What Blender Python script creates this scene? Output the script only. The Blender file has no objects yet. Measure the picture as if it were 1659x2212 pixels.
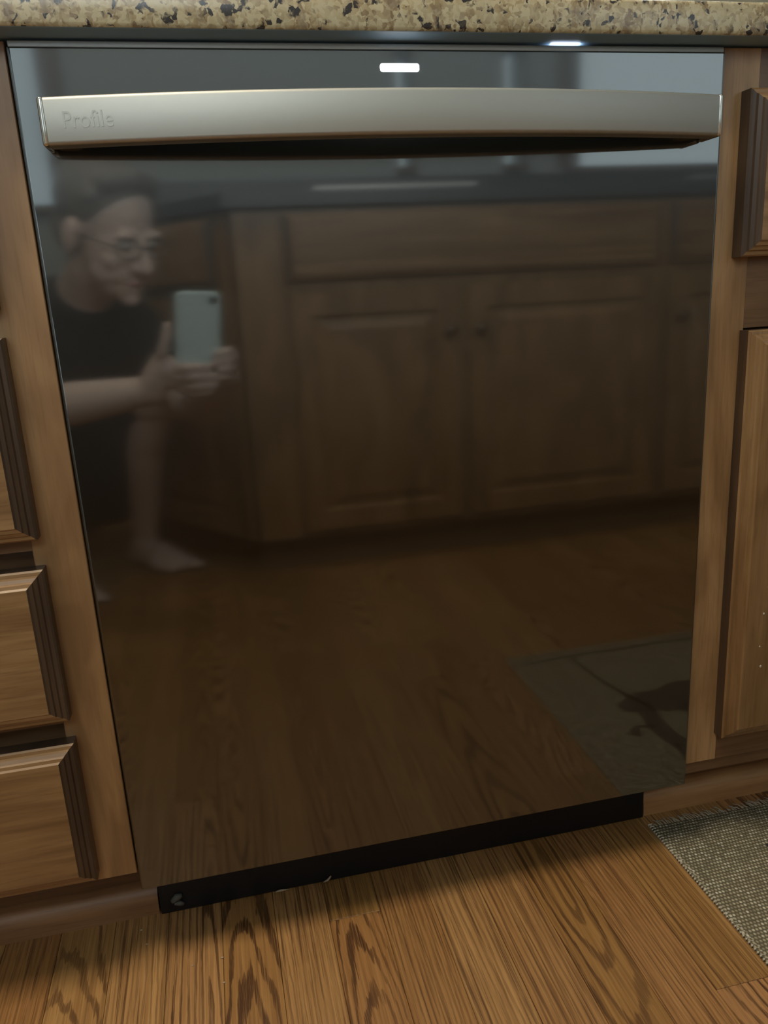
import bpy, bmesh, math, random
from mathutils import Vector, Matrix
random.seed(7)
SC = bpy.context.scene
COL = SC.collection
V = Vector

# ------------------------------------------------------------------ camera
CAM = V((-.1792, -.6996, .6489))
RIGHT = V((.97462, -.21745, -.05313)); FWD = V((.19632, .94437, -.26388)); UP = V((.10755, .24675, .96309))
cd = bpy.data.cameras.new('camera'); cam = bpy.data.objects.new('camera', cd); COL.objects.link(cam)
cam.matrix_world = Matrix(((RIGHT.x, UP.x, -FWD.x, CAM.x), (RIGHT.y, UP.y, -FWD.y, CAM.y), (RIGHT.z, UP.z, -FWD.z, CAM.z), (0, 0, 0, 1)))
cd.sensor_fit = 'VERTICAL'; cd.sensor_height = 24; cd.lens = 24 * 1699.25 / 2212
cd.clip_start = .01; cd.clip_end = 60
SC.camera = cam

# ------------------------------------------------------------------ world, lights, exposure
w = bpy.data.worlds.new('sky'); SC.world = w; w.use_nodes = True
bg = w.node_tree.nodes['Background']; bg.inputs[0].default_value = (.62, .74, .86, 1); bg.inputs[1].default_value = 1.5
SC.view_settings.view_transform = 'Standard'; SC.view_settings.look = 'None'
SC.view_settings.gamma = 1; SC.view_settings.use_curve_mapping = False
SC.view_settings.exposure = 0.0
SC.cycles.max_bounces = 6; SC.cycles.diffuse_bounces = 3; SC.cycles.glossy_bounces = 4; SC.cycles.transmission_bounces = 2; SC.cycles.transparent_max_bounces = 6
SC.cycles.use_adaptive_sampling = True; SC.cycles.adaptive_threshold = .02

def area(name, loc, rot, sx, sy, power, col):
    l = bpy.data.lights.new(name, 'AREA'); l.shape = 'RECTANGLE'; l.size = sx; l.size_y = sy; l.energy = power; l.color = col
    o = bpy.data.objects.new(name, l); COL.objects.link(o); o.location = loc; o.rotation_euler = rot
    return o
WY = -1.86                                   # the wall across the kitchen
WIN = [(1.04, 1.85, 1.02, 1.95), (.455, .512, 1.03, 1.36), (.80, .88, 1.03, 1.38), (-1.55, -.54, .95, 1.42), (-1.35, -.10, 1.50, 2.28)]  # low left opening stands in for a lit wall; high one added as fill
DAY = (.84, .94, 1.0)
for (x0, x1, z0, z1), lum in zip(WIN, (.85, 2.2, 1.9, .62, 5.6)):  # the strongest is the added high fill window, outside the mirrored view
    area('daylight', ((x0+x1)/2, WY-.16, (z0+z1)/2), (math.radians(90), 0, 0), x1-x0, z1-z0, lum*math.pi*(x1-x0)*(z1-z0), DAY)
BWIN = (-.55, .95, 1.12, 2.0)                # window over the worktop
area('daylight', (.2, .80, 1.56), (math.radians(-90), 0, 0), 1.5, .88, 52, (.96, .98, 1.0))
area('ceiling_lamp_light', (-.70, -.38, 2.345), (0, 0, 0), .62, .62, 22, (1, .86, .66))

# ------------------------------------------------------------------ helpers
ORG = {}
def org(o): return ORG.get(o.name, V((0, 0, 0))) if o else V((0, 0, 0))
def props(o, label=None, cat=None, group=None, kind=None):
    if label: o['label'] = label
    if cat: o['category'] = cat
    if group: o['group'] = group
    if kind: o['kind'] = kind
    return o
def empty(name, loc, label=None, cat=None, group=None, kind=None):
    o = bpy.data.objects.new(name, None); COL.objects.link(o); o.location = loc; o.empty_display_size = .05
    ORG[o.name] = V(loc); return props(o, label, cat, group, kind)
def mesh(name, verts, faces, mat, parent=None, smooth=False, uv=None, base=False):
    """verts in world space; origin at the centre of the bounds (or at the base)"""
    vs = [V(v) for v in verts]
    lo = V((min(v.x for v in vs), min(v.y for v in vs), min(v.z for v in vs))); hi = V((max(v.x for v in vs), max(v.y for v in vs), max(v.z for v in vs)))
    c = (lo+hi)/2
    if base: c.z = lo.z
    me = bpy.data.meshes.new(name); me.from_pydata([v-c for v in vs], [], faces); me.update()
    if uv:
        l = me.uv_layers.new(name='UVMap')
        for lp in me.loops: l.data[lp.index].uv = uv(vs[lp.vertex_index])
    if smooth:
        for p in me.polygons: p.use_smooth = True
    if mat: me.materials.append(mat)
    o = bpy.data.objects.new(name, me); COL.objects.link(o); ORG[o.name] = c
    if parent: o.parent = parent
    o.location = c - org(parent)
    return o
def fixn(o):
    bm = bmesh.new(); bm.from_mesh(o.data); bmesh.ops.recalc_face_normals(bm, faces=bm.faces); bm.to_mesh(o.data); bm.free(); return o
BF = [(0, 3, 2, 1), (4, 5, 6, 7), (0, 1, 5, 4), (1, 2, 6, 5), (2, 3, 7, 6), (3, 0, 4, 7)]
def boxv(x0, x1, y0, y1, z0, z1):
    return [(x0, y0, z0), (x1, y0, z0), (x1, y1, z0), (x0, y1, z0), (x0, y0, z1), (x1, y0, z1), (x1, y1, z1), (x0, y1, z1)]
def box(name, x0, x1, y0, y1, z0, z1, mat, parent=None, bev=0, seg=2, uv=None, base=False):
    o = mesh(name, boxv(x0, x1, y0, y1, z0, z1), BF, mat, parent, base=base)
    if bev:
        bm = bmesh.new(); bm.from_mesh(o.data)
        bmesh.ops.bevel(bm, geom=list(bm.edges), offset=bev, segments=seg, profile=.5, affect='EDGES')
        bm.to_mesh(o.data); bm.free()
        if seg > 1:
            for p in o.data.polygons: p.use_smooth = True
            o.data.set_sharp_from_angle(angle=math.radians(50))
    if uv:
        l = o.data.uv_layers.new(name='UVMap')
        for lp in o.data.loops: l.data[lp.index].uv = uv(o.data.vertices[lp.vertex_index].co)
    return o
def slab(name, x0, x1, z0, z1, yb, prof, mat, parent, M=None):
    """a front built of nested rectangles: prof = [(inset, height off the frame)]; faces -y"""
    vs = []; fs = []
    for ins, d in prof:
        vs += [(x0+ins, yb-d, z0+ins), (x1-ins, yb-d, z0+ins), (x1-ins, yb-d, z1-ins), (x0+ins, yb-d, z1-ins)]
    n = len(prof)
    for i in range(n-1):
        for k in range(4):
            a, b = i*4+k, i*4+(k+1) % 4
            fs.append((a, b, b+4, a+4))
    fs.append(tuple(range(4*n-4, 4*n))); fs.append((3, 2, 1, 0))
    ends = [i*4+k for i in range(n-1) for k in range(4) if i == 0 or (k in (1, 3) and name == 'drawer_front')]  # straight edges all round, plus end-grain sides of drawer fronts
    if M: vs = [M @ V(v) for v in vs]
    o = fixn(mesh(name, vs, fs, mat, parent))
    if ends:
        o.data.materials.append(M_edge)
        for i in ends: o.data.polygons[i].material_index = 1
    return o
def tube(pts, r, n=8, cap=True, ref=V((0, 0, 1))):
    """verts/faces of a tapered tube through pts with radius list"""
    vs, fs = [], []
    pts = [V(p) for p in pts]
    if not isinstance(r, (list, tuple)): r = [r]*len(pts)
    for i, p in enumerate(pts):
        t = (pts[min(i+1, len(pts)-1)]-pts[max(i-1, 0)]).normalized()
        u = t.cross(ref); u = u if u.length > 1e-3 else t.cross(V((1, 0, 0)))
        u.normalize(); v = t.cross(u)
        for k in range(n):
            a = 2*math.pi*k/n; vs.append(p+(u*math.cos(a)+v*math.sin(a))*r[i])
    for i in range(len(pts)-1):
        for k in range(n):
            a, b = i*n+k, i*n+(k+1) % n
            fs.append((a, b, b+n, a+n))
    if cap: fs.append(tuple(range(n-1, -1, -1))); fs.append(tuple(range(len(vs)-n, len(vs))))
    return vs, fs

# ------------------------------------------------------------------ node helpers
class NT:
    def __init__(s, name):
        s.m = bpy.data.materials.new(name); s.m.use_nodes = True; s.t = s.m.node_tree; s.b = s.t.nodes['Principled BSDF']; s.out = s.t.nodes['Material Output']
    def n(s, typ, ins=None, **kw):
        nd = s.t.nodes.new(typ)
        for k, v in kw.items(): setattr(nd, k, v)
        for k, v in (ins or {}).items(): s.set(nd.inputs[k], v)
        return nd
    def set(s, sock, v):
        if isinstance(v, bpy.types.NodeSocket): s.t.links.new(v, sock)
        elif isinstance(v, bpy.types.Node): s.t.links.new(v.outputs[0], sock)
        else: sock.default_value = v
    def math(s, op, a, b=0, c=0):
        return s.n('ShaderNodeMath', {0: a, 1: b, 2: c}, operation=op).outputs[0]
    def mix(s, f, a, b, mode='MIX'):
        nd = s.n('ShaderNodeMix', data_type='RGBA', blend_type=mode)
        s.set(nd.inputs[0], f); s.set(nd.inputs[6], a); s.set(nd.inputs[7], b); return nd.outputs[2]
    def ramp(s, f, stops, interp='LINEAR'):
        nd = s.n('ShaderNodeValToRGB', {0: f}); cr = nd.color_ramp; cr.interpolation = interp
        while len(cr.elements) > 1: cr.elements.remove(cr.elements[-1])
        for i, (p, c) in enumerate(stops):
            e = cr.elements[0] if i == 0 else cr.elements.new(p)
            e.position = p; e.color = c if len(c) == 4 else (*c, 1)
        return nd.outputs[0]
    def noise(s, vec, scale, detail=3, rough=.55, dist=0, out=0):
        return s.n('ShaderNodeTexNoise', {'Vector': vec, 'Scale': scale, 'Detail': detail, 'Roughness': rough, 'Distortion': dist}).outputs[out]
    def scale(s, vec, x, y, z):
        return s.n('ShaderNodeVectorMath', {0: vec, 1: (x, y, z)}, operation='MULTIPLY').outputs[0]
    def add(s, vec, v2):
        return s.n('ShaderNodeVectorMath', {0: vec, 1: v2}, operation='ADD').outputs[0]
    def obj(s): return s.n('ShaderNodeTexCoord').outputs['Object']
    def rand(s): return s.n('ShaderNodeObjectInfo').outputs['Random']
    def xyz(s, vec):
        nd = s.n('ShaderNodeSeparateXYZ', {0: vec}); return nd.outputs
    def comb(s, x, y, z): return s.n('ShaderNodeCombineXYZ', {0: x, 1: y, 2: z}).outputs[0]
    def bump(s, h, strength=.3, dist=.001):
        nd = s.n('ShaderNodeBump', {'Height': h, 'Strength': strength, 'Distance': dist}); s.t.links.new(nd.outputs[0], s.b.inputs['Normal']); return nd
    def p(s, **kw):
        names = {'col': 'Base Color', 'rough': 'Roughness', 'metal': 'Metallic', 'spec': 'Specular IOR Level', 'coat': 'Coat Weight', 'crough': 'Coat Roughness', 'ecol': 'Emission Color', 'emit': 'Emission Strength', 'sheen': 'Sheen Weight'}
        for k, v in kw.items():
            if isinstance(v, tuple) and len(v) == 3: v = (*v, 1)
            s.set(s.b.inputs[names[k]], v)
        return s.m
def plain(name, col, rough=.5, **kw):
    t = NT(name); return t.p(col=col, rough=rough, **kw)

# ------------------------------------------------------------------ materials
def mat_wood(name, axis, light, mid, dark, rough=.38, blot=.5):
    t = NT(name); o = t.obj(); r = t.rand()
    off = t.comb(t.math('MULTIPLY', r, 13.1), t.math('MULTIPLY', r, 7.7), t.math('MULTIPLY', r, 9.3))
    v = t.add(o, off)
    s = {'z': (60, 60, 3.2), 'x': (3.2, 60, 60)}[axis]
    g = t.noise(t.scale(v, *s), 1.0, 5, .6, .6)
    fine = t.noise(t.scale(v, *[k*5 for k in s]), 1.0, 3, .6)
    bl = t.noise(t.scale(v, *{'z': (14, 14, 5), 'x': (5, 14, 14)}[axis]), 1.0, 3, .55, .8)
    c = t.ramp(g, [(.34, dark), (.5, mid), (.66, light)])
    c2 = t.ramp(bl, [(.36, dark), (.5, mid), (.63, light)])
    c = t.mix(blot, c, c2)
    c = t.mix(t.ramp(fine, [(.50, (0, 0, 0)), (.72, (.55, .55, .55))]), c, (*dark, 1))

    return t.p(col=c, rough=rough, coat=.12, crough=.4)
CAB = ((.355, .210, .092), (.265, .145, .058), (.145, .073, .027))
EDGE = ((.10, .062, .036), (.070, .042, .025), (.04, .024, .014))
M_cabz = mat_wood('cabinet_wood_vertical', 'z', *CAB)
M_stile = mat_wood('stile_wood', 'z', (.43, .258, .118), (.335, .188, .080), (.20, .104, .042), blot=.7)
M_cabx = mat_wood('cabinet_wood_horizontal', 'x', *CAB, blot=.3)
M_edge = mat_wood('dark_edge_wood', 'z', *EDGE, rough=.35)  # end grain of drawer sides; straight edges of all fronts equally dark
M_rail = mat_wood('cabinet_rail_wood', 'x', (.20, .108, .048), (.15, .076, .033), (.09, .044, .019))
M_shoe = mat_wood('shoe_moulding_wood', 'x', (.36, .19, .082), (.27, .135, .056), (.17, .08, .034), rough=.5)

def mat_floor():
    t = NT('oak_floor'); o = t.obj(); X, Y, Z = t.xyz(o)
    def at(n): return t.n('ShaderNodeAttribute', attribute_type='OBJECT', attribute_name=n).outputs['Fac']
    gx, gs, gc, gf, r = at('grain_x'), at('grain_slope'), at('grain_centre'), at('grain_rings'), at('grain_seed')
    r2 = t.math('FRACT', t.math('MULTIPLY', r, 17.37)); r3 = t.math('FRACT', t.math('MULTIPLY', r, 53.91))
    v = t.add(o, t.comb(t.math('MULTIPLY', r, 41.0), t.math('MULTIPLY', r2, 23.0), 0.0))
    lo = t.noise(t.scale(v, 10, 3.5, 10), 1.0, 3, .5)
    lo2 = t.noise(t.scale(v, 60, 5, 60), 1.0, 4, .6)
    stk = t.noise(t.scale(v, 330, 4.5, 330), 1.0, 4, .62, .25)
    jag = t.noise(t.scale(v, 500, 40, 500), 1.0, 2, .6)
    cx = t.math('SUBTRACT', X, gx)
    h = t.math('MULTIPLY', gs, t.math('ADD', t.math('SUBTRACT', Y, gc), t.math('MULTIPLY_ADD', lo, .30, -.15)))
    rad = t.math('SQRT', t.math('ADD', t.math('MULTIPLY', cx, cx), t.math('MULTIPLY', h, h)))
    rad = t.math('MULTIPLY_ADD', lo2, .0120, rad); rad = t.math('MULTIPLY_ADD', jag, .0020, rad)
    sn = t.math('MULTIPLY_ADD', t.math('SINE', t.math('MULTIPLY', rad, gf)), .5, .5)
    ring = t.ramp(sn, [(.60, (0, 0, 0)), (.80, (.9, .9, .9)), (1, (1, 1, 1))])
    pore = t.noise(t.scale(v, 1300, 18, 1300), 1.0, 3, .65)
    pm = t.ramp(pore, [(.36, (.22, .22, .22)), (.50, (1, 1, 1))])
    patch = t.ramp(t.noise(t.scale(v, 26, 4, 26), 1.0, 2, .5), [(.38, (.62, .62, .62)), (.6, (1, 1, 1))])
    dk = t.math('MULTIPLY', t.math('MULTIPLY', ring, pm), patch)
    sk_ = t.math('MULTIPLY', t.ramp(stk, [(.53, (0, 0, 0)), (.61, (1, 1, 1))]), t.math('MULTIPLY', pm, .8))
    thin = t.math('MULTIPLY', t.ramp(pore, [(.60, (0, 0, 0)), (.70, (1, 1, 1))]), .45)
    isc = t.math('LESS_THAN', t.math('ABSOLUTE', gx), .035)
    dk = t.math('MULTIPLY', dk, t.math('MULTIPLY_ADD', isc, .5, .5)); sk_ = t.math('MULTIPLY', sk_, t.math('MULTIPLY_ADD', isc, -.55, 1.0))
    dk = t.math('MAXIMUM', t.math('MAXIMUM', dk, thin), sk_)
    fl = t.noise(t.scale(v, 300, 7, 300), 1.0, 3, .6)
    base = t.mix(t.ramp(fl, [(.3, (0, 0, 0)), (.7, (1, 1, 1))]), (.31, .150, .048, 1), (.47, .252, .088, 1))
    tone = t.n('ShaderNodeHueSaturation', {'Hue': t.math('MULTIPLY_ADD', r2, .010, .494), 'Saturation': t.math('MULTIPLY_ADD', r3, -.06, 1.04), 'Value': t.math('MULTIPLY_ADD', r3, .30, .86), 'Color': base}).outputs[0]
    c = t.mix(t.math('MULTIPLY', dk, .95), tone, (.075, .030, .010, 1))

    return t.p(col=c, rough=.45, coat=.12, crough=.35)
M_floor = mat_floor()

def mat_granite():
    t = NT('granite'); o = t.add(t.obj(), t.noise(t.obj(), 60, 2, .5, 0, 1))
    o = t.n('ShaderNodeVectorMath', {0: t.noise(t.obj(), 130, 2, .5, 0, 1), 1: (.009, .009, .009), 2: t.obj()}, operation='MULTIPLY_ADD').outputs[0]
    v1 = t.n('ShaderNodeTexVoronoi', {'Vector': o, 'Scale': 300.0}); v2 = t.n('ShaderNodeTexVoronoi', {'Vector': o, 'Scale': 230.0})
    cell = t.xyz(v1.outputs['Color'])[0]
    n1 = t.noise(t.scale(o, 1, 1, .6), 48, 4, .65); n2 = t.noise(o, 90, 3, .6)
    c = t.ramp(cell, [(.0, (.19, .12, .055)), (.25, (.34, .245, .115)), (.5, (.44, .345, .185)), (.8, (.55, .46, .28))])
    c = t.mix(t.ramp(n1, [(.42, (0, 0, 0)), (.62, (.75, .75, .75))]), c, (.49, .42, .265, 1))
    c = t.mix(t.ramp(n1, [(.36, (.8, .8, .8)), (.47, (0, 0, 0))]), c, (.22, .16, .10, 1))
    fleck = t.math('MULTIPLY', t.ramp(t.xyz(v2.outputs['Color'])[1], [(.74, (0, 0, 0)), (.80, (1, 1, 1))]), t.ramp(n2, [(.47, (0, 0, 0)), (.56, (1, 1, 1))]))
    c = t.mix(fleck, c, (.035, .028, .024, 1))
    return t.p(col=c, rough=.22)
M_granite = mat_granite()
M_under = plain('unpolished_stone_cool_shade', (.22, .33, .42), .5)  # unpolished underside, with the cool cast of its shade in the colour

def mat_door():
    t = NT('black_stainless'); t.t.nodes.remove(t.b)
    tan = t.n('ShaderNodeTangent', direction_type='UV_MAP', uv_map='UVMap')
    a = t.n('ShaderNodeBsdfAnisotropic', {'Color': (.193, .195, .186, 1), 'Roughness': .055, 'Anisotropy': .35, 'Tangent': tan.outputs[0]})
    b = t.n('ShaderNodeBsdfAnisotropic', {'Color': (.27, .285, .29, 1), 'Roughness': .55, 'Anisotropy': .8, 'Tangent': tan.outputs[0]})
    m = t.n('ShaderNodeMixShader', {0: .38, 1: a.outputs[0], 2: b.outputs[0]})
    t.t.links.new(m.outputs[0], t.out.inputs[0]); return t.m
M_door = mat_door()
def mat_handle():
    t = NT('handle_steel'); o = t.obj()
    n = t.noise(t.scale(o, 12, 900, 900), 1.0, 3, .6); t.bump(n, .02, .0004)
    return t.p(col=(.455, .44, .39), rough=.5, metal=1.0)
M_handle = mat_handle()
M_trim = plain('dark_trim_steel', (.55, .59, .60), .55, metal=1.0)
M_chrome = plain('polished_end_cap', (.72, .70, .64), .14, metal=1.0)
M_letter = plain('etched_lettering', (.428, .413, .366), .5, metal=1.0)
M_black = plain('black_plastic', (.006, .007, .009), .45)
M_tub = plain('dark_tub', (.02, .02, .022), .6)
M_led = plain('white_led', (1, 1, 1), .5, ecol=(.95, .97, 1.0), emit=9.0)
M_led2 = plain('cool_led', (1, 1, 1), .5, ecol=(.80, .84, 1.0), emit=16.0)
M_scuff = plain('dried_paint', (.10, .10, .085), .7)
M_caulk = plain('pale_caulk', (.45, .33, .22), .8)
M_wall = plain('wall_paint', (.33, .355, .35), .8)
M_slate = plain('dark_backsplash', (.06, .066, .068), .4)
M_dtop = plain('dark_worktop', (.05, .054, .055), .35)  # far worktop, one even dark tone
M_white = plain('white_paint', (.7, .7, .68), .5)
M_sink = plain('white_enamel', (.5, .5, .49), .3)
M_gold = plain('dark_bronze_knob', (.16, .13, .10), .35, metal=1.0)
M_dark_trim = plain('window_trim_wood', (.11, .06, .03), .5)
def mat_glass():
    t = NT('window_glass'); t.t.nodes.remove(t.b)
    g = t.n('ShaderNodeBsdfGlossy', {'Roughness': .02}); tr = t.n('ShaderNodeBsdfTransparent', {'Color': (.96, .98, .97, 1)})
    m = t.n('ShaderNodeMixShader', {0: .06, 1: tr.outputs[0], 2: g.outputs[0]}); t.t.links.new(m.outputs[0], t.out.inputs[0]); return t.m
M_glass = mat_glass()

def mat_rug():
    t = NT('woven_mat'); o = t.obj(); X, Y, Z = t.xyz(o)
    px, py = .0040, .0046
    iy = t.math('FLOOR', t.math('DIVIDE', Y, py))
    sx = t.math('ADD', t.math('DIVIDE', X, px), t.math('MULTIPLY', iy, .5))
    ix = t.math('FLOOR', sx)
    fx = t.math('ABSOLUTE', t.math('SUBTRACT', t.math('FRACT', sx), .5)); fy = t.math('ABSOLUTE', t.math('SUBTRACT', t.math('FRACT', t.math('DIVIDE', Y, py)), .5))
    d = t.math('SQRT', t.math('ADD', t.math('MULTIPLY', fx, fx), t.math('MULTIPLY', fy, fy)))
    knot = t.ramp(d, [(.22, (1, 1, 1)), (.5, (0, 0, 0))])
    wn = t.n('ShaderNodeTexWhiteNoise', {'Vector': t.comb(ix, iy, 0.0)}, noise_dimensions='2D').outputs[0]
    streak = t.noise(t.scale(o, 9, 260, 1), 1.0, 3, .6)
    big = t.noise(t.scale(o, 5, 22, 1), 1.0, 2, .5)
    col = t.ramp(t.math('MULTIPLY_ADD', wn, .62, t.math('MULTIPLY', streak, .45)), [(.2, (.17, .14, .085)), (.45, (.36, .305, .19)), (.7, (.55, .48, .33)), (.88, (.95, .88, .70))])
    col = t.mix(t.math('MULTIPLY_ADD', big, .9, -.1), col, (.42, .365, .24, 1))
    c = t.mix(knot, (.13, .108, .062, 1), col)
    t.bump(knot, .7, .0015)
    return t.p(col=c, rough=.9)
M_rug = mat_rug()
M_yarn = plain('pale_yarn', (.50, .46, .36), .9)
M_motif = plain('dark_yarn', (.035, .032, .028), .95)

# ------------------------------------------------------------------ room
FL = box('floor', -2.3, 2.3, -1.86, .66, -.05, -.0135, plain('subfloor', (.10, .05, .02), .8)); FL['kind'] = 'structure'
strip = .057; x = .111 - strip*42; k = 0
fixed = {2: [-.176], -4: [.009]}
xs = [.111+strip*i for i in range(-42, 38)]
def plank(x0, x1, y0, y1, i):
    o = box('plank', x0+.0002, x1-.0002, y0+.0002, y1-.0002, -.0135, 0, M_floor, FL, bev=.0005, seg=1)
    rr = random.random(); yc = (y0+y1)/2
    if rr < .35: g = (random.uniform(-.03, .03), random.uniform(.05, .11), random.uniform(y0, y1)-yc, random.uniform(800, 1200))
    else: g = (random.choice((-1, 1))*random.uniform(.04, .12), random.uniform(.03, .09), random.uniform(y0, y1)-yc, random.uniform(900, 1500))
    if i == 0 and y1 > -.1: g = (.004, .105, .02-yc, 620)
    if i == 1 and y1 > -.1: g = (-.040, .12, -.12-yc, 1500)
    if i == -4 and y0 < -.1 and y1 < .1: g = (-.002, .075, -.42-yc, 1150)
    if i == -1 and y1 > -.1: g = (-.05, .05, -.1-yc, 1000)
    for k_, v_ in zip(('grain_x', 'grain_slope', 'grain_centre', 'grain_rings'), g): o[k_] = float(v_)
    o['grain_seed'] = random.random()
    return o
for i in range(-42, 38):
    x0 = .111+strip*i; x1 = x0+strip
    cuts = []
    if i in fixed: cuts = [fixed[i][0], fixed[i][0]-random.uniform(.7, .95)]
    else:
        y = .12-random.uniform(.35, 1.0) if -8 < i < 6 else -random.uniform(.2, 1.3)
        if -6 < i < 5 and y > -.45: y = -.5-random.uniform(0, .4)
        cuts = [y]
        if y > -1.0: cuts.append(y-random.uniform(.6, .9))
    ys = [.13]+[c for c in cuts if c > -1.75]+[-1.86]
    for a, b in zip(ys[:-1], ys[1:]): plank(x0, x1, b, a, i)

def struct(o): o['kind'] = 'structure'; return o
struct(box('wall_left', -2.36, -2.3, -1.86, .72, -.05, 2.44, M_wall))
struct(box('wall_right', 2.3, 2.36, -1.86, .72, -.05, 2.44, M_wall))
struct(box('ceiling', -2.36, 2.36, -1.98, .72, 2.44, 2.5, M_white))
# wall across the room: bands around the window openings, one mesh
cx = sorted({-2.36, 2.36, *[a for q in WIN for a in q[:2]]}); cz = sorted({-.05, 2.44, *[a for q in WIN for a in q[2:]]})
vs, fs = [], []
for a, b in zip(cx[:-1], cx[1:]):
    for c, d in zip(cz[:-1], cz[1:]):
        mx, mz = (a+b)/2, (c+d)/2
        if any(q[0] < mx < q[1] and q[2] < mz < q[3] for q in WIN): continue
        n = len(vs); vs += boxv(a, b, WY-.12, WY, c, d); fs += [tuple(i+n for i in f) for f in BF]
struct(mesh('wall_front', vs, fs, M_wall))
bx = BWIN; vs, fs = [], []
for q in ((-2.3, bx[0], -.05, 2.44), (bx[1], 2.3, -.05, 2.44), (bx[0], bx[1], -.05, bx[2]), (bx[0], bx[1], bx[3], 2.44)):
    n = len(vs); vs += boxv(q[0], q[1], .66, .72, q[2], q[3]); fs += [tuple(i+n for i in f) for f in BF]
struct(mesh('wall_back', vs, fs, M_wall))
W_ = struct(empty('window_6', (.2, .66, bx[2])))
for a in ((bx[0]-.05, bx[0]+.02, bx[2], bx[3]), (bx[1]-.02, bx[1]+.05, bx[2], bx[3])): box('frame_side', a[0], a[1], .648, .71, a[2], a[3], M_white, W_)
box('frame_top', bx[0]+.02, bx[1]-.02, .648, .71, bx[3]-.02, bx[3], M_white, W_); box('sill', bx[0]-.03, bx[1]+.03, .63, .71, bx[2]-.02, bx[2], M_white, W_)
box('mullion', .185, .215, .67, .70, bx[2], bx[3]-.02, M_white, W_); box('pane', bx[0]+.02, bx[1]-.02, .683, .687, bx[2], bx[3]-.02, M_glass, W_)
for i, (x0, x1, z0, z1) in enumerate(WIN):
    W_ = struct(empty('window_%d' % (i+1), ((x0+x1)/2, WY, z0)))  # includes the added fill window and the glowing lit-wall stand-in
    e = .02 if x1-x0 > .2 else .006
    box('frame_side', x0-.05*(e > .01), x0+e, WY-.06, WY+.012, z0, z1, M_dark_trim, W_)
    box('frame_side', x1-e, x1+.05*(e > .01), WY-.06, WY+.012, z0, z1, M_dark_trim, W_)
    box('frame_top', x0+e, x1-e, WY-.06, WY+.012, z1-e, z1, M_dark_trim, W_)
    box('sill', x0-.03*(e > .01), x1+.03*(e > .01), WY-.06, WY+.03, z0-.02, z0, M_dark_trim, W_)
    if i == 4:  # bars of the added high fill window
        box('mullion', (x0+x1)/2-.012, (x0+x1)/2+.012, WY-.05, WY-.02, z0, z1-e, M_dark_trim, W_)
        box('mullion', x0+e, x1-e, WY-.049, WY-.021, (z0+z1)/2-.012, (z0+z1)/2+.012, M_dark_trim, W_)
    box('pane', x0+e, x1-e, WY-.038, WY-.034, z0, z1-e, M_glass, W_)
# ceiling lamp
cl = empty('ceiling_lamp', (-.70, -.38, 2.44), 'square flush ceiling lamp over the kitchen aisle', 'lamp')
box('base_plate', -1.04, -.36, -.72, -.04, 2.405, 2.44, M_white, cl, bev=.004)
box('diffuser', -1.02, -.38, -.70, -.06, 2.36, 2.405, plain('lamp_diffuser', (.8, .76, .68), .4, ecol=(1, .88, .7), emit=2.0), cl, bev=.012)

# ------------------------------------------------------------------ dishwasher
W2 = .3015; DB = .0926; DT = .8432
DW = empty('dishwasher', (0, .3, 0), 'black stainless built-in dishwasher with a long bar handle', 'dishwasher')
# front panel: rounded vertical edges and a chamfered top edge
def door_panel():
    r = .0025; vs = []; fs = []
    prof = [(-W2, .040), (-W2, r)] + [(-W2+r-r*math.cos(a), r-r*math.sin(a)) for a in [math.radians(q) for q in (22, 45, 67, 90)]]
    prof += [(-x_, y_) for x_, y_ in reversed(prof)]
    rows = [(DB, .0), (DT-.0012, 0.0), (DT-.0008, .0002), (DT-.0003, .0007), (DT, .0016)]
    for z, dy in rows:
        for x_, y_ in prof: vs.append((x_, max(y_, dy) if y_ < .03 else y_, z))
    n = len(prof)
    for i in range(len(rows)-1):
        for k in range(n):
            a, b = i*n+k, i*n+(k+1) % n; fs.append((a, b, b+n, a+n))
    fs.append(tuple(range(n))[::-1]); fs.append(tuple(range(len(vs)-n, len(vs))))
    o = mesh('door_panel', vs, fs, M_door, DW, uv=lambda v: (v.z, v.x+1))
    fixn(o)
    for p in o.data.polygons: p.use_smooth = True
    o.data.set_sharp_from_angle(angle=math.radians(28))
    for p in o.data.polygons:
        if abs(p.normal.y) > .9995: p.use_smooth = False
    return o
door_panel()
box('top_trim', -.3005, .3005, .0016, .038, DT, .8478, M_trim, DW, bev=.0006)
box('tub', -.295, .295, .042, .60, .11, .842, M_tub, DW)
box('kick_plate', -.2965, .291, .0685, .080, .001, .105, M_black, DW, bev=.0012)
vs, fs = tube([(-.283, .0675, .016), (-.277, .0675, .021), (-.272, .0675, .022)], [.003, .0045, .002], 6); mesh('paint_drip', vs, fs, M_scuff, DW, smooth=True)
vs, fs = tube([(-.281, .0675, .013), (-.275, .0675, .012), (-.271, .0675, .010)], [.002, .003, .0015], 6); mesh('paint_drip', vs, fs, M_scuff, DW, smooth=True)
vs, fs = tube([(-.170, .067, .002), (-.164, .0665, .0028), (-.155, .067, .002)], [.0008, .0014, .0006], 6); mesh('caulk_scrap', vs, fs, M_caulk, DW, smooth=True)
vs, fs = tube([(-.115, .067, .002), (-.110, .0665, .004), (-.106, .066, .009)], [.0006, .0014, .0008], 6); mesh('caulk_scrap', vs, fs, M_caulk, DW, smooth=True)
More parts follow.
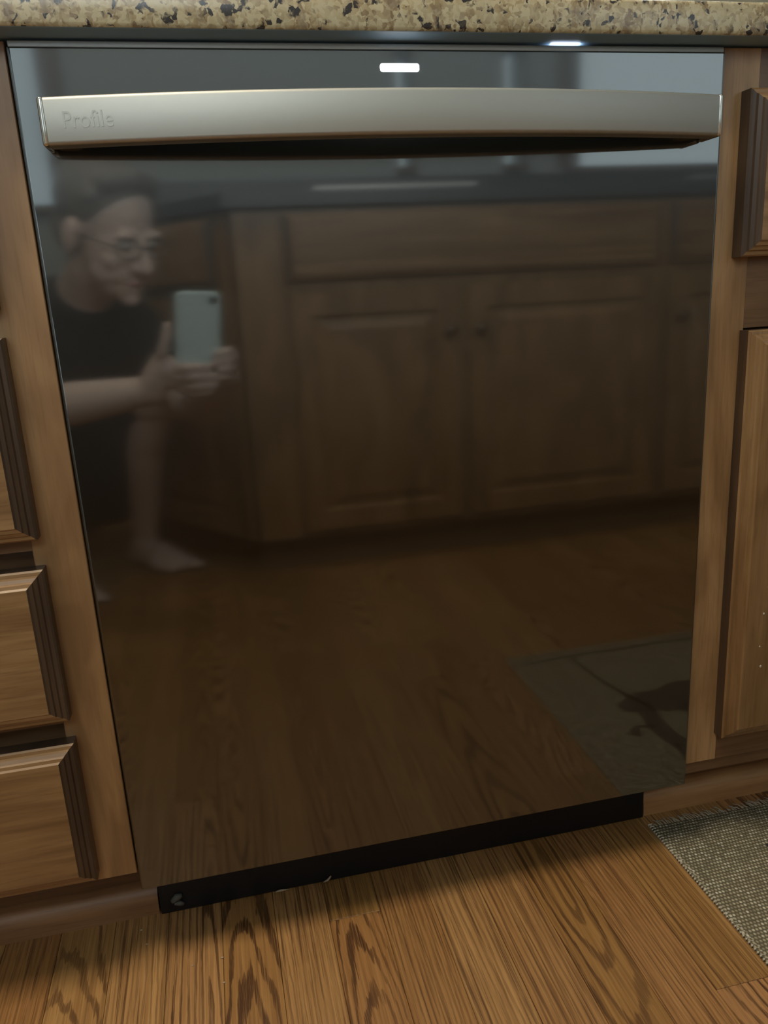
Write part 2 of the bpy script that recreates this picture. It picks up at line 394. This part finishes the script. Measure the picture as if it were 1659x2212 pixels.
# status light and the control-panel glow on the top edge
def pill(name, x0, x1, z0, z1, y0, y1, mat, parent, n=5):
    r = (z1-z0)/2*.6; pts = []
    for cx_, cz_, a0 in ((x1-r, z1-r, 0), (x0+r, z1-r, 90), (x0+r, z0+r, 180), (x1-r, z0+r, 270)):
        for q in range(n): a = math.radians(a0+90*q/(n-1)); pts.append((cx_+r*math.cos(a), cz_+r*math.sin(a)))
    m = len(pts); vs = [(a, y0, b) for a, b in pts]+[(a, y1, b) for a, b in pts]
    fs = [tuple(range(m)), tuple(range(2*m-1, m-1, -1))]+[(i, i+m, (i+1) % m+m, (i+1) % m) for i in range(m)]
    return fixn(mesh(name, vs, fs, mat, parent))
o = pill('status_light', -.0165, .0165, .8268, .8328, -.0004, .002, M_led, DW); o['label'] = 'glowing white status light bar'
box('control_light', .137, .163, .0045, .009, .8478, .8484, M_led2, DW)
# bar handle
HZ0, HZ1, HX = .7690, .8025, .2810
def hy(x): return -(.030+.026*(1-(x/HX)**2))
HD = None
def handle():
    th = .017; r = .003; vs = []; fs = []
    sec = []
    for cy, cz_, a0 in ((r, HZ1-r, 90), (th-r, HZ1-r, 0), (th-r, HZ0+r, -90), (r, HZ0+r, -180)):
        for q in range(4):
            a = math.radians(a0+(90-30*q)) if False else math.radians(a0+90-30*q)
            sec.append((cy+r*math.cos(a), cz_+r*math.sin(a)))
    n = len(sec); N = 33
    for i in range(N):
        x_ = -HX+.004+(2*HX-.008)*i/(N-1)
        for dy, z in sec: vs.append((x_, hy(x_)+dy, z))
    for i in range(N-1):
        for k in range(n):
            a, b = i*n+k, i*n+(k+1) % n; fs.append((a, b, b+n, a+n))
    fs.append(tuple(range(n))); fs.append(tuple(range(len(vs)-n, len(vs)))[::-1])
    o = fixn(mesh('handle', vs, fs, M_handle, DW, smooth=True)); o.data.set_sharp_from_angle(angle=math.radians(50)); return o
HD = handle(); HD['label'] = 'brushed champagne-grey bowed bar handle'
for s in (-1, 1):
    xa, xb = sorted((s*(HX-.0045), s*(HX+.0005)))
    box('end_cap', xa, xb, hy(HX)-.0006, -.001, HZ0-.0003, HZ1+.0003, M_chrome, HD, bev=.0024, seg=4)
    xa, xb = sorted((s*(HX-.022), s*(HX-.0045)))
    box('mount', xa, xb, -.021, -.0005, HZ0+.004, HZ1-.004, M_handle, HD, bev=.002)
# etched lettering on the handle
cu = bpy.data.curves.new('letters', 'FONT'); cu.body = 'Profile'; cu.size = .0165; cu.extrude = .00015
to = bpy.data.objects.new('letters_tmp', cu); COL.objects.link(to)
bpy.context.view_layer.update()
me = bpy.data.meshes.new_from_object(to.evaluated_get(bpy.context.evaluated_depsgraph_get()))
bpy.data.objects.remove(to)
lv = []
for v_ in me.vertices:
    x_ = -.2655+v_.co.x*.86; lv.append((x_, hy(x_)-.0001-v_.co.z, .7805+v_.co.y))
mesh('lettering', lv, [tuple(p.vertices) for p in me.polygons], M_letter, HD)

# ------------------------------------------------------------------ cabinets beside the dishwasher
PROF = [(0, 0), (0, .0135), (.0015, .0150), (.0045, .0154), (.0055, .0175), (.0085, .0192), (.0095, .0210), (.0125, .0216), (.0140, .0232)]
FY = .004          # face-frame plane
def cab_box(root, x0, x1, y0, y1, z0, z1, mat):
    box('carcass', x0, x1, y0, y1, z0, z1, mat, root)
CL = empty('drawer_cabinet', (-.56, .3, 0), 'brown wooden drawer cabinet left of the dishwasher', 'cabinet')
box('stile', -.3465, -.3032, FY, FY+.019, .110, .848, M_stile, CL, bev=.0006, seg=1)
box('stile', -.800, -.758, FY, FY+.019, .110, .848, M_stile, CL, bev=.0006, seg=1)
for z0, z1 in ((.110, .126), (.284, .300), (.452, .472), (.632, .650), (.826, .848)):
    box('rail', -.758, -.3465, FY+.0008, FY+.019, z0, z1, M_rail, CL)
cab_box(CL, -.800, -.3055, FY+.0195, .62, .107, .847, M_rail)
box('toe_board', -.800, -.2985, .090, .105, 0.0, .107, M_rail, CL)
for z0, z1 in ((.121, .270), (.293, .4385), (.465, .633), (.655, .822)):
    d = slab('drawer_front', -.770, -.3375, z0, z1, FY, PROF, M_cabx, CL)
    vs, fs = tube([(-.5535, FY-.0230, (z0+z1)/2), (-.5535, FY-.033, (z0+z1)/2), (-.5535, FY-.036, (z0+z1)/2), (-.5535, FY-.044, (z0+z1)/2), (-.5535, FY-.047, (z0+z1)/2)], [.006, .005, .013, .014, .006], 10)
    mesh('knob', vs, fs, M_gold, d, smooth=True)
CR = empty('base_cabinet', (.56, .3, 0), 'brown wooden base cabinet right of the dishwasher beside the rug', 'cabinet')
box('stile', .3022, .3405, FY, FY+.019, .115, .848, M_stile, CR, bev=.0006, seg=1)
box('stile', .800, .840, FY, FY+.019, .115, .848, M_stile, CR, bev=.0006, seg=1)
for z0, z1 in ((.098, .160), (.600, .668), (.800, .848)):
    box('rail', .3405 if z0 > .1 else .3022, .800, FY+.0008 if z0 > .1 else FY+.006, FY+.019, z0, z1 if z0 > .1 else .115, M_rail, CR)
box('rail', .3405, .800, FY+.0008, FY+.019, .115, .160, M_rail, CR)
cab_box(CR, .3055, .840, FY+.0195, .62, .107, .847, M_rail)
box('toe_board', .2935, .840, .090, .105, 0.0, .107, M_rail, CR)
d = slab('drawer_front', .3225, .812, .667, .812, FY, PROF, M_cabx, CR)
vs, fs = tube([(.567, FY-.0230, .74), (.567, FY-.033, .74), (.567, FY-.036, .74), (.567, FY-.044, .74), (.567, FY-.047, .74)], [.006, .005, .013, .014, .006], 10); mesh('knob', vs, fs, M_gold, d, smooth=True)
d = slab('cabinet_door', .3365, .812, .150, .598, FY, PROF, M_cabz, CR)
vs, fs = tube([(.77, FY-.0230, .55), (.77, FY-.033, .55), (.77, FY-.036, .55), (.77, FY-.044, .55), (.77, FY-.047, .55)], [.006, .005, .013, .014, .006], 10); mesh('knob', vs, fs, M_gold, d, smooth=True)
# shoe moulding along the floor
M_shoe_lit = mat_wood('lit_shoe_wood', 'x', (.52, .29, .125), (.42, .22, .09), (.28, .135, .055), rough=.45)  # same wood as the left shoe, brighter light put into its colour
def shoe(name, x0, x1, label):
    pr = [(.090, 0), (.072, 0), (.072, .012)]+[(.090-.018*math.cos(a), .012+.021*math.sin(a)) for a in [math.radians(q) for q in (15, 30, 45, 60, 75, 90)]]
    n = len(pr); vs = [(x0, a, b) for a, b in pr]+[(x1, a, b) for a, b in pr]
    fs = [tuple(range(n)), tuple(range(2*n-1, n-1, -1))]+[(i, i+n, (i+1) % n+n, (i+1) % n) for i in range(n)]
    o = fixn(mesh(name, vs, fs, M_shoe if x0 < 0 else M_shoe_lit, None, smooth=True)); o.data.set_sharp_from_angle(angle=math.radians(40)); o['kind'] = 'structure'; return o
shoe('trim_1', -.800, -.2985, ''); shoe('trim_2', .2935, .840, '')
# granite worktop
def counter(name, x0, x1, y0, y1, label):
    o = box(name, x0, x1, y0, y1, .850, .8765, M_granite, None, bev=.0034, seg=3)
    o.data.materials.append(M_under)
    for p in o.data.polygons:
        if p.normal.z < -.95: p.material_index = 1
    return props(o, label, 'countertop')
counter('countertop', -.82, .86, -.0225, .655, 'speckled beige granite countertop above the dishwasher')

# ------------------------------------------------------------------ cabinets across the aisle (seen in the door)
DOORP = [(0, 0), (0, .012), (.004, .018), (.050, .018), (.056, .010), (.064, .010), (.085, .019)]
ROT180 = Matrix.Rotation(math.pi, 4, 'Z')
OY = -1.15
def facing(M, root, x0, x1, kind, z0=.10, z1=.66):
    return slab(kind, x0, x1, z0, z1, 0, DOORP if kind == 'cabinet_door' else PROF, M_cabz if kind == 'cabinet_door' else M_cabx, root, M)
def knob(M, parent, x_, z, y0=-.019):
    vs, fs = tube([M @ V((x_, y0, z)), M @ V((x_, y0-.012, z)), M @ V((x_, y0-.015, z)), M @ V((x_, y0-.024, z)), M @ V((x_, y0-.027, z))], [.006, .005, .013, .014, .006], 10)
    mesh('knob', vs, fs, M_gold, parent, smooth=True)
def opp_cab(name, M, x0, x1, doors, fronts, label, depth=.60, toe=True):
    """local frame: face at y=0 looking -y, x to the right seen from the front"""
    c = M @ V(((x0+x1)/2, depth/2, 0)); c.z = 0
    r = empty(name, c, label, 'cabinet')
    def b(n, a0, a1, y0, y1, z0, z1, mat):
        return fixn(mesh(n, [M @ V(v) for v in boxv(a0, a1, y0, y1, z0, z1)], BF, mat, r))
    if depth > .05: b('carcass', x0, x1, .0195, depth, .09, .848, M_rail)
    else:
        p0, p1 = M @ V((x0, .0195, 0)), M @ V((x1, .0195, 0))
        pts = [(p0.x, p0.y), (p1.x, p1.y), (p1.x, WY+.01), (p0.x, WY+.01)]
        n = 4; fixn(mesh('carcass', [(a, c_, .09) for a, c_ in pts]+[(a, c_, .848) for a, c_ in pts], [tuple(range(n)), tuple(range(2*n-1, n-1, -1))]+[(i, (i+1) % n, (i+1) % n+n, i+n) for i in range(n)], M_rail, r))
    b('face_frame', x0, x1, 0, .019, .09, .848, M_cabz)
    if toe: b('toe_board', x0+(.10 if depth < .05 else 0), x1, .075, .09, 0, .09, M_rail)
    for a0, a1, ks in doors:
        d = facing(M, r, a0, a1, 'cabinet_door', .105, .665)
        if ks: knob(M, d, a1-.025 if ks > 0 else a0+.025, .565)
    for a0, a1 in fronts: facing(M, r, a0, a1, 'drawer_front', .692, .835)
    return r
M1 = Matrix.Translation((0, OY, 0)) @ ROT180        # local x = -world x
opp_cab('sink_cabinet', M1, -.945, .0, [(-.408, -.012, -1), (-.930, -.432, 1)], [(-.930, -.012)], 'two-door wooden sink cabinet mirrored in the dishwasher door')
opp_cab('base_cabinet', M1, -1.45, -.947, [(-1.40, -.962, 1)], [(-1.40, -.962)], 'single-door wooden base cabinet beside the sink cabinet, far right in the reflection')
opp_cab('filler_cabinet', M1, .001, .100, [], [], 'narrow plain wooden cabinet post mirrored between phone and sink cabinet', depth=.06)
ang = math.atan2(-.21, -.16)
M2 = Matrix.Translation((-.119, -1.165, 0)) @ Matrix.Rotation(math.radians(180+52), 4, 'Z')
opp_cab('angled_cabinet', M2, .003, .503, [(.030, .470, -1)], [(.030, .470)], 'angled wooden cabinet mirrored behind the crouching person', depth=.02)
# worktop over them, cut around the angle
def poly_top(name, pts, z0, z1, mat, label, cat):
    n = len(pts); vs = [(a, b, z0) for a, b in pts]+[(a, b, z1) for a, b in pts]
    fs = [tuple(range(n-1, -1, -1)), tuple(range(n, 2*n))]+[(i, (i+1) % n, (i+1) % n+n, i+n) for i in range(n)]
    return props(fixn(mesh(name, vs, fs, mat)), label, cat)
e1 = M2 @ V((.51, -.025, 0))
poly_top('countertop', [(1.46, OY+.025), (-.115, OY+.025), (e1.x, e1.y), (e1.x+.05, WY+.002), (1.46, WY+.002)], .8505, .880, M_dtop, 'dark countertop over the sink cabinet, mirrored under the handle', 'countertop')
struct(box('trim_3', -.4, 1.46, WY, WY+.012, .8801, 1.005, M_slate))
sk = empty('kitchen_sink', (.3, -1.45, .880), 'white sink rim on the far countertop, mirrored under the handle', 'sink')
for a in ((.10, .50, -1.265, -1.24), (.10, .50, -1.69, -1.665), (.10, .125, -1.665, -1.265), (.475, .50, -1.665, -1.265)): box('rim', *a, .880, .906, M_sink, sk, bev=.004)
box('basin', .125, .475, -1.665, -1.265, .8802, .884, M_sink, sk)

# ------------------------------------------------------------------ rug
RX0, RX1, RY0, RY1 = .2885, 1.25, -.535, .046
RG = empty('rug', ((RX0+RX1)/2, (RY0+RY1)/2, 0), 'beige and grey woven rug with frayed edge on the floor', 'rug')
box('mat', RX0, RX1, RY0, RY1, 0.0002, .0045, M_rug, RG, bev=.0015)
vs, fs = [], []
def addto(q):
    n = len(vs); vs.extend(q[0]); fs.extend([tuple(i+n for i in f) for f in q[1]])
x = RX0
while x < RX1:
    x += random.uniform(.0016, .0034); L = random.uniform(.006, .016); dx = random.uniform(-.008, .003)
    addto(tube([(x, RY1-.002, .003), (x+dx*.5, RY1+L*.6, .003), (x+dx, RY1+L, .0012)], [.0007, .0006, .0003], 4))
mesh('fringe', vs, fs, M_yarn, RG)['kind'] = 'stuff'
vs, fs = [], []
y = RY0
while y < RY1:
    y += .0044; addto(tube([(RX0+.004, y, .0045), (RX0-.0008, y+.001, .003), (RX0-.0003, y+.0015, .0006)], [.0009, .0011, .0008], 4))
mesh('bound_edge', vs, fs, M_yarn, RG)['kind'] = 'stuff'
def stroke(pts, ws):
    P = [V((a, b, 0)) for a, b in pts]; n = len(P); q = []; f = []
    # smooth by Catmull-Rom
    S, Wd = [], []
    for i in range(n-1):
        p0, p1, p2, p3 = P[max(i-1, 0)], P[i], P[i+1], P[min(i+2, n-1)]
        for k in range(6):
            t = k/6; S.append(.5*((2*p1)+(-p0+p2)*t+(2*p0-5*p1+4*p2-p3)*t*t+(-p0+3*p1-3*p2+p3)*t**3)); Wd.append(ws[i]*(1-t)+ws[i+1]*t)
    S.append(P[-1]); Wd.append(ws[-1])
    for i, s in enumerate(S):
        t = (S[min(i+1, len(S)-1)]-S[max(i-1, 0)]).normalized(); nn = V((-t.y, t.x, 0))*Wd[i]/2
        q += [(s.x+nn.x, s.y+nn.y, .0046), (s.x-nn.x, s.y-nn.y, .0046), (s.x+nn.x, s.y+nn.y, .0050), (s.x-nn.x, s.y-nn.y, .0050)]
    for i in range(len(S)-1):
        a = i*4; f += [(a+2, a+3, a+7, a+6), (a, a+4, a+5, a+1), (a, a+2, a+6, a+4), (a+1, a+5, a+7, a+3)]
    f += [(0, 1, 3, 2), (len(q)-4, len(q)-2, len(q)-1, len(q)-3)]
    fixn(mesh('woven_motif', q, f, M_motif, RG))
stroke([(.31, -.50), (.40, -.505), (.7, -.505), (1.2, -.505)], [.004, .006, .006, .006])
stroke([(.40, -.505), (.405, -.43), (.42, -.36), (.44, -.30)], [.004, .006, .008, .012])
stroke([(.395, -.31), (.44, -.32), (.48, -.315), (.53, -.34), (.66, -.32)], [.02, .06, .07, .05, .02])
stroke([(.43, -.30), (.42, -.24), (.43, -.19), (.47, -.15), (.56, -.13), (.68, -.14)], [.03, .03, .03, .026, .02, .012])
stroke([(.42, -.25), (.39, -.255), (.375, -.235)], [.006, .008, .018])
stroke([(.42, -.20), (.41, -.14), (.405, -.08), (.40, -.02)], [.010, .009, .007, .006])
stroke([(.49, -.29), (.53, -.24), (.58, -.235), (.65, -.25)], [.03, .03, .012, .02])
stroke([(.52, -.185), (.56, -.19), (.62, -.185), (.68, -.19)], [.02, .03, .03, .02])

# ------------------------------------------------------------------ phone
PH = empty('phone', CAM-FWD*.006-UP*.053-RIGHT*.009, 'pale blue smartphone held up by the person, mirrored in the door', 'phone')
def camp(a, b, c): return CAM+RIGHT*(a+.018)+UP*(b+.010)+FWD*c          # right, up, forward
def rrect(x0, x1, z0, z1, r, n=6):
    pts = []
    for cx_, cz_, a0 in ((x1-r, z1-r, 0), (x0+r, z1-r, 90), (x0+r, z0+r, 180), (x1-r, z0+r, 270)):
        for q in range(n): a = math.radians(a0+90*q/(n-1)); pts.append((cx_+r*math.cos(a), cz_+r*math.sin(a)))
    return pts
def phone_slab(name, x0, x1, z0, z1, r, layers, mat, parent):
    """layers: (inset, forward)"""
    vs, fs = [], []
    for ins, f in layers:
        for a, b in rrect(x0+ins, x1-ins, z0+ins, z1-ins, max(r-ins, .0005)): vs.append(camp(a, b, f))
    m = len(vs)//len(layers)
    for i in range(len(layers)-1):
        for k in range(m):
            a, b = i*m+k, i*m+(k+1) % m; fs.append((a, b, b+m, a+m))
    fs.append(tuple(range(m))[::-1]); fs.append(tuple(range(len(vs)-m, len(vs))))
    o = fixn(mesh(name, vs, fs, mat, parent, smooth=True)); o.data.set_sharp_from_angle(angle=math.radians(40)); return o
px0, px1, pz0, pz1 = -.0625, .0130, -.1375, .0130
phone_slab('body', px0, px1, pz0, pz1, .0115, [(.002, -.0122), (0, -.0105), (0, -.0060), (.002, -.0042)], plain('phone_glass_blue', (.74, .88, .88), .25), PH)
phone_slab('screen', px0+.004, px1-.004, pz0+.004, pz1-.004, .008, [(0, -.0128), (0, -.0123)], plain('phone_screen', (.02, .02, .02), .1, ecol=(.35, .27, .2), emit=.6), PH)
phone_slab('lens_ring', -.0072, .0072, -.0072, .0072, .0072, [(0, -.0041), (0, -.0030)], plain('lens_ring', (.12, .15, .16), .3), PH)
phone_slab('lens', -.0045, .0045, -.0045, .0045, .0045, [(0, -.0030), (0, -.0026)], plain('lens_glass', (.01, .01, .015), .05), PH)

# ------------------------------------------------------------------ person
def ellipsoid(c, ax, n=14):
    """c centre, ax = three axis vectors"""
    vs, fs = [], []
    m = n
    vs.append(c+ax[2])
    for i in range(1, m):
        th = math.pi*i/m
        for k in range(2*m):
            ph = math.pi*k/m
            vs.append(c+ax[0]*(math.sin(th)*math.cos(ph))+ax[1]*(math.sin(th)*math.sin(ph))+ax[2]*math.cos(th))
    vs.append(c-ax[2]); N = 2*m
    for k in range(N): fs.append((0, 1+k, 1+(k+1) % N))
    for i in range(m-2):
        for k in range(N):
            a, b = 1+i*N+k, 1+i*N+(k+1) % N; fs.append((a, a+N, b+N, b))
    L = len(vs)-1
    for k in range(N): fs.append((L, 1+(m-2)*N+(k+1) % N, 1+(m-2)*N+k))
    return vs, fs
class Blob:
    def __init__(s): s.v = []; s.f = []
    def put(s, q):
        n = len(s.v); s.v += [V(a) for a in q[0]]; s.f += [tuple(i+n for i in f) for f in q[1]]
    def chain(s, pts, rs, n=14):
        pts = [V(p) for p in pts]
        # densify with rounded ends
        P, R = [], []
        d0 = (pts[0]-pts[1]).normalized(); d1 = (pts[-1]-pts[-2]).normalized()
        for a in (1, .8, .45): P.append(pts[0]+d0*rs[0]*a*.95); R.append(rs[0]*max(.08, math.sqrt(1-a*a)))
        for i in range(len(pts)):
            P.append(pts[i]); R.append(rs[i])
        for a in (.45, .8, 1): P.append(pts[-1]+d1*rs[-1]*a*.95); R.append(rs[-1]*max(.08, math.sqrt(1-a*a)))
        s.put(tube(P, R, n))
    def ell(s, c, a, b, d): s.put(ellipsoid(V(c), (V(a), V(b), V(d))))
    def build(s, name, mat, parent, voxel, smooth=6, fac=.5):
        o = mesh(name, s.v, s.f, mat, parent)
        fixn(o)
        m = o.modifiers.new('r', 'REMESH'); m.mode = 'VOXEL'; m.voxel_size = voxel
        m = o.modifiers.new('s', 'SMOOTH'); m.factor = fac; m.iterations = smooth
        bpy.context.view_layer.update()
        me = bpy.data.meshes.new_from_object(o.evaluated_get(bpy.context.evaluated_depsgraph_get()))
        o.modifiers.clear(); o.data = me
        for p in me.polygons: p.use_smooth = True
        return o
M_skin = plain('skin', (.74, .56, .48), .5)
M_shirt = plain('black_cotton', (.018, .019, .021), .9)
M_hair = plain('brown_hair', (.21, .185, .165), .7)
M_eye = plain('eye_white', (.7, .7, .68), .3); M_iris = plain('iris', (.05, .035, .02), .2); M_lip = plain('lips', (.50, .24, .21), .5); M_frame = plain('glasses_frame', (.02, .018, .016), .3)
# skeleton, world metres
hip = V((-.66, -1.40, .42)); chest = V((-.47, -1.13, .60)); neck = V((-.405, -1.01, .685)); HC = V((-.330, -.905, .790))
kR, aR = V((-.305, -1.205, .455)), V((-.392, -1.362, .075))
kL, aL = V((-.560, -1.075, .455)), V((-.585, -1.215, .075))
shL, elL, wrL = V((-.560, -.985, .645)), V((-.515, -.880, .478)), V((-.283, -.765, .510))
shR, elR, wrR = V((-.350, -1.135, .645)), V((-.225, -1.070, .440)), V((-.150, -.835, .515))
Fh = V((.64, .62, -.42)).normalized(); Uh = (V((0, 0, 1))-Fh*Fh.z).normalized(); Lh = Uh.cross(Fh)
Uh = (Uh+Lh*.06).normalized(); Lh = Uh.cross(Fh)
def H(l, f, u): return HC+Lh*l+Fh*f+Uh*u
B = Blob()
B.chain([hip, chest, neck], [.12, .12, .055]); B.chain([neck-V((.02, .04, .03)), H(0, -.03, -.07)], [.054, .052])
# head
B.ell(H(0, -.018, .032), Lh*.074, Fh*.094, Uh*.086)
B.ell(H(0, .022, -.020), Lh*.064, Fh*.066, Uh*.078)
B.ell(H(0, .040, -.072), Lh*.046, Fh*.046, Uh*.040)
B.ell(H(0, .072, -.098), Lh*.019, Fh*.016, Uh*.015)
for s in (-1, 1):
    B.ell(H(s*.038, .056, -.028), Lh*.022, Fh*.022, Uh*.020)
    B.ell(H(s*.036, .034, -.052), Lh*.026, Fh*.034, Uh*.034)
    B.ell(H(s*.026, .062, -.050), Lh*.022, Fh*.020, Uh*.024)
    B.ell(H(s*.030, .076, .022), Lh*.022, Fh*.010, Uh*.008)
    B.ell(H(s*.080, -.012, -.010), Lh*.009, Fh*.019, Uh*.033)
B.chain([H(0, .082, .012), H(0, .096, -.015), H(0, .104, -.030)], [.008, .0105, .013])
for s in (-1, 1): B.ell(H(s*.012, .092, -.034), Lh*.008, Fh*.010, Uh*.008)
B.ell(H(0, .060, -.062), Lh*.034, Fh*.026, Uh*.026)
# arms
B.chain([shL, elL, elL.lerp(wrL, .35), wrL], [.045, .040, .041, .026]); B.chain([shR, elR, elR.lerp(wrR, .35), wrR], [.045, .040, .041, .026])
# legs
for hipo, k_, a_ in ((V((-.60, -1.44, .41)), kR, aR), (V((-.71, -1.33, .41)), kL, aL)):
    B.chain([hipo, k_], [.085, .062]); B.chain([k_, k_.lerp(a_, .35)+V((-.02, -.02, 0)), a_], [.052, .047, .032])
# feet, bare, pointing towards the lower right of the door
for a_, dr in ((aR, V((.72, .69, 0))), (aL, V((.55, .83, 0)))):
    dr.normalize(); sd = V((-dr.y, dr.x, 0))
    B.chain([a_+V((0, 0, -.005)), a_-dr*.025+V((0, 0, -.045))], [.036, .030])
    B.chain([a_-dr*.028+V((0, 0, -.046)), a_+dr*.06+V((0, 0, -.038)), a_+dr*.125+V((0, 0, -.055))], [.028, .034, .020])
    B.chain([a_+dr*.07-sd*.02+V((0, 0, -.05)), a_+dr*.13-sd*.02+V((0, 0, -.057))], [.026, .018]); B.chain([a_+dr*.06+sd*.022+V((0, 0, -.053)), a_+dr*.115+sd*.025+V((0, 0, -.060))], [.024, .015])
    for i in range(5):
        of = -.034+.0165*i; L = .158-.012*i; r = (.0115, .009, .0085, .008, .0075)[i]
        B.chain([a_+dr*.12+sd*of*.8+V((0, 0, -.060)), a_+dr*(L-.012)+sd*of+V((0, 0, -.061)), a_+dr*L+sd*of+V((0, 0, -.064))], [r, r, r*.9], 8)
# hands: camera-frame coordinates (right, up, forward) around the phone
def hand(wrist, palm, fingers, thumb):
    B.chain([wrist, wrist.lerp(camp(*palm[0]), .5), camp(*palm[0])], [.027, .026, .022])
    B.chain([camp(*palm[0]), camp(*palm[1])], [.022, .019]); B.chain([camp(*palm[2]), camp(*palm[3])], [.018, .016]); B.chain([camp(*palm[0]), camp(*palm[2])], [.020, .018])
    for f in fingers: B.chain([camp(*q) for q in f], [.0090, .0086, .0080, .0070][:len(f)], 8)
    B.chain([camp(*q) for q in thumb], [.0125, .0105, .0095, .0080][:len(thumb)], 8)
# left hand: palm under the lower left corner, thumb up the left edge, fingers across the back
hand(wrL, [(-.082, -.118, -.030), (-.050, -.140, -.018), (-.072, -.142, -.030), (-.046, -.156, -.022)],
     [[(-.060, -.118, -.006), (-.048, -.112, .009), (-.026, -.112, .0075), (-.010, -.114, .0065)],
      [(-.054, -.134, -.004), (-.040, -.129, .011), (-.018, -.129, .0085), (.000, -.131, .0065)],
      [(-.050, -.150, -.010), (-.034, -.148, .008), (-.012, -.147, .008), (.004, -.147, .006)],
      [(-.052, -.162, -.016), (-.034, -.163, .000), (-.016, -.162, .004), (-.004, -.161, .004)]],
     [(-.088, -.112, -.026), (-.083, -.088, -.012), (-.078, -.064, -.008), (-.076, -.044, -.008)])
# right hand: behind the lower right corner, fingertips wrapped onto the back
hand(wrR, [(.030, -.142, -.040), (.034, -.108, -.030), (.020, -.156, -.034), (.022, -.130, -.030)],
     [[(.034, -.096, -.024), (.030, -.088, -.006), (.020, -.087, .006), (.004, -.090, .0065)],
      [(.036, -.112, -.024), (.033, -.104, -.004), (.022, -.102, .008), (.002, -.104, .0065)],
      [(.034, -.128, -.024), (.034, -.120, -.004), (.024, -.117, .009), (.010, -.118, .0095)],
      [(.030, -.146, -.026), (.032, -.139, -.008), (.024, -.134, .004), (.014, -.133, .008)]],
     [(.024, -.128, -.034), (.018, -.104, -.026), (.010, -.086, -.022), (.004, -.070, -.021)])
PE = B.build('person', M_skin, None, .0042, 4, .5)
props(PE, 'barefoot crouching person with glasses in black clothes holding a phone, mirrored in the door', 'person')
# clothes
T = Blob()
T.chain([hip, hip.lerp(chest, .5), chest, neck-V((.012, .022, .02))], [.165, .160, .150, .070], 20)
T.chain([chest.lerp(shL, .3), shL, shL.lerp(elL, .62)], [.10, .068, .058]); T.chain([chest.lerp(shR, .3), shR, shR.lerp(elR, .62)], [.10, .068, .058])
T.build('shirt', M_shirt, PE, .009, 8)
T = Blob()
T.chain([hip, V((-.60, -1.44, .42)), kR+V((-.05, -.035, .01))], [.14, .115, .082]); T.chain([hip, V((-.71, -1.33, .42)), kL+V((-.05, -.04, .01))], [.14, .115, .082])
T.chain([V((-.435, -1.26, .43)), V((-.445, -1.32, .32)), V((-.46, -1.36, .18))], [.075, .070, .065]); T.chain([V((-.55, -1.28, .43)), V((-.55, -1.31, .32)), V((-.56, -1.32, .17))], [.085, .09, .08])
T.build('skirt', M_shirt, PE, .009, 8)
# hair: short, swept over the crown and behind the ears
T = Blob()
T.ell(H(0, -.030, .048), Lh*.081, Fh*.096, Uh*.084); T.ell(H(0, -.064, -.005), Lh*.070, Fh*.055, Uh*.070); T.chain([H(-.05, .030, .098), H(0, .040, .108), H(.05, .030, .098)], [.018, .020, .018])
for s in (-1, 1): T.chain([H(s*.066, .016, .070), H(s*.070, .012, .035)], [.018, .010])
T.build('hair', M_hair, PE, .005, 6)
for s in (-1, 1):
    q = ellipsoid(H(s*.030, .072, .004), (Lh*.012, Fh*.011, Uh*.009), 8); e_ = mesh('eye', *q, M_eye, PE, smooth=True)
    q = ellipsoid(H(s*.030, .081, .001), (Lh*.005, Fh*.003, Uh*.005), 6); mesh('iris', *q, M_iris, e_, smooth=True)
q = tube([H(-.022, .078, -.068), H(-.010, .085, -.064), H(0, .086, -.066), H(.010, .085, -.064), H(.022, .078, -.068)], [.002, .005, .0045, .005, .002], 8); mesh('mouth', *q, M_lip, PE, smooth=True)
vs, fs = [], []
for s in (-1, 1):
    ring = [H(s*.033+.025*math.cos(a), .096-abs(.025*math.cos(a)*s+.033)*.22, .002+.018*math.sin(a)) for a in [2*math.pi*k/16 for k in range(17)]]
    addto(tube(ring, .0016, 6, False)); addto(tube([H(s*.058, .083, .006), H(s*.078, .03, .004), H(s*.081, -.015, .002), H(s*.080, -.03, -.012)], .0016, 6))
addto(tube([H(-.009, .096, .006), H(0, .099, .008), H(.009, .096, .006)], .0016, 6))
mesh('glasses', vs, fs, M_frame, PE, smooth=True)

# ------------------------------------------------------------------ specks
for x_, z_, r_ in ((.371, .300, .0012), (.369, .262, .0009), (.372, .238, .0014), (.374, .330, .0008)):
    q = ellipsoid(V((x_, FY-.0234, z_)), (V((r_, 0, 0)), V((0, .0005, 0)), V((0, 0, r_*1.3))), 4); mesh('paint_speck', *q, M_yarn, d, smooth=True)
for x_, y_, r_ in ((-.317, .052, .0012), (-.310, .030, .0010), (-.232, -.010, .0012), (-.262, -.012, .0009), (-.231, -.042, .0010), (.020, .012, .0009)):
    q = ellipsoid(V((x_, y_, r_*.6)), (V((r_*1.5, 0, 0)), V((0, r_, 0)), V((0, 0, r_*.6))), 4)
    props(mesh('crumb', *q, M_caulk, None, smooth=True), 'tiny pale crumb on the oak floor in front of the dishwasher', 'crumb', 'crumbs on the oak floor')
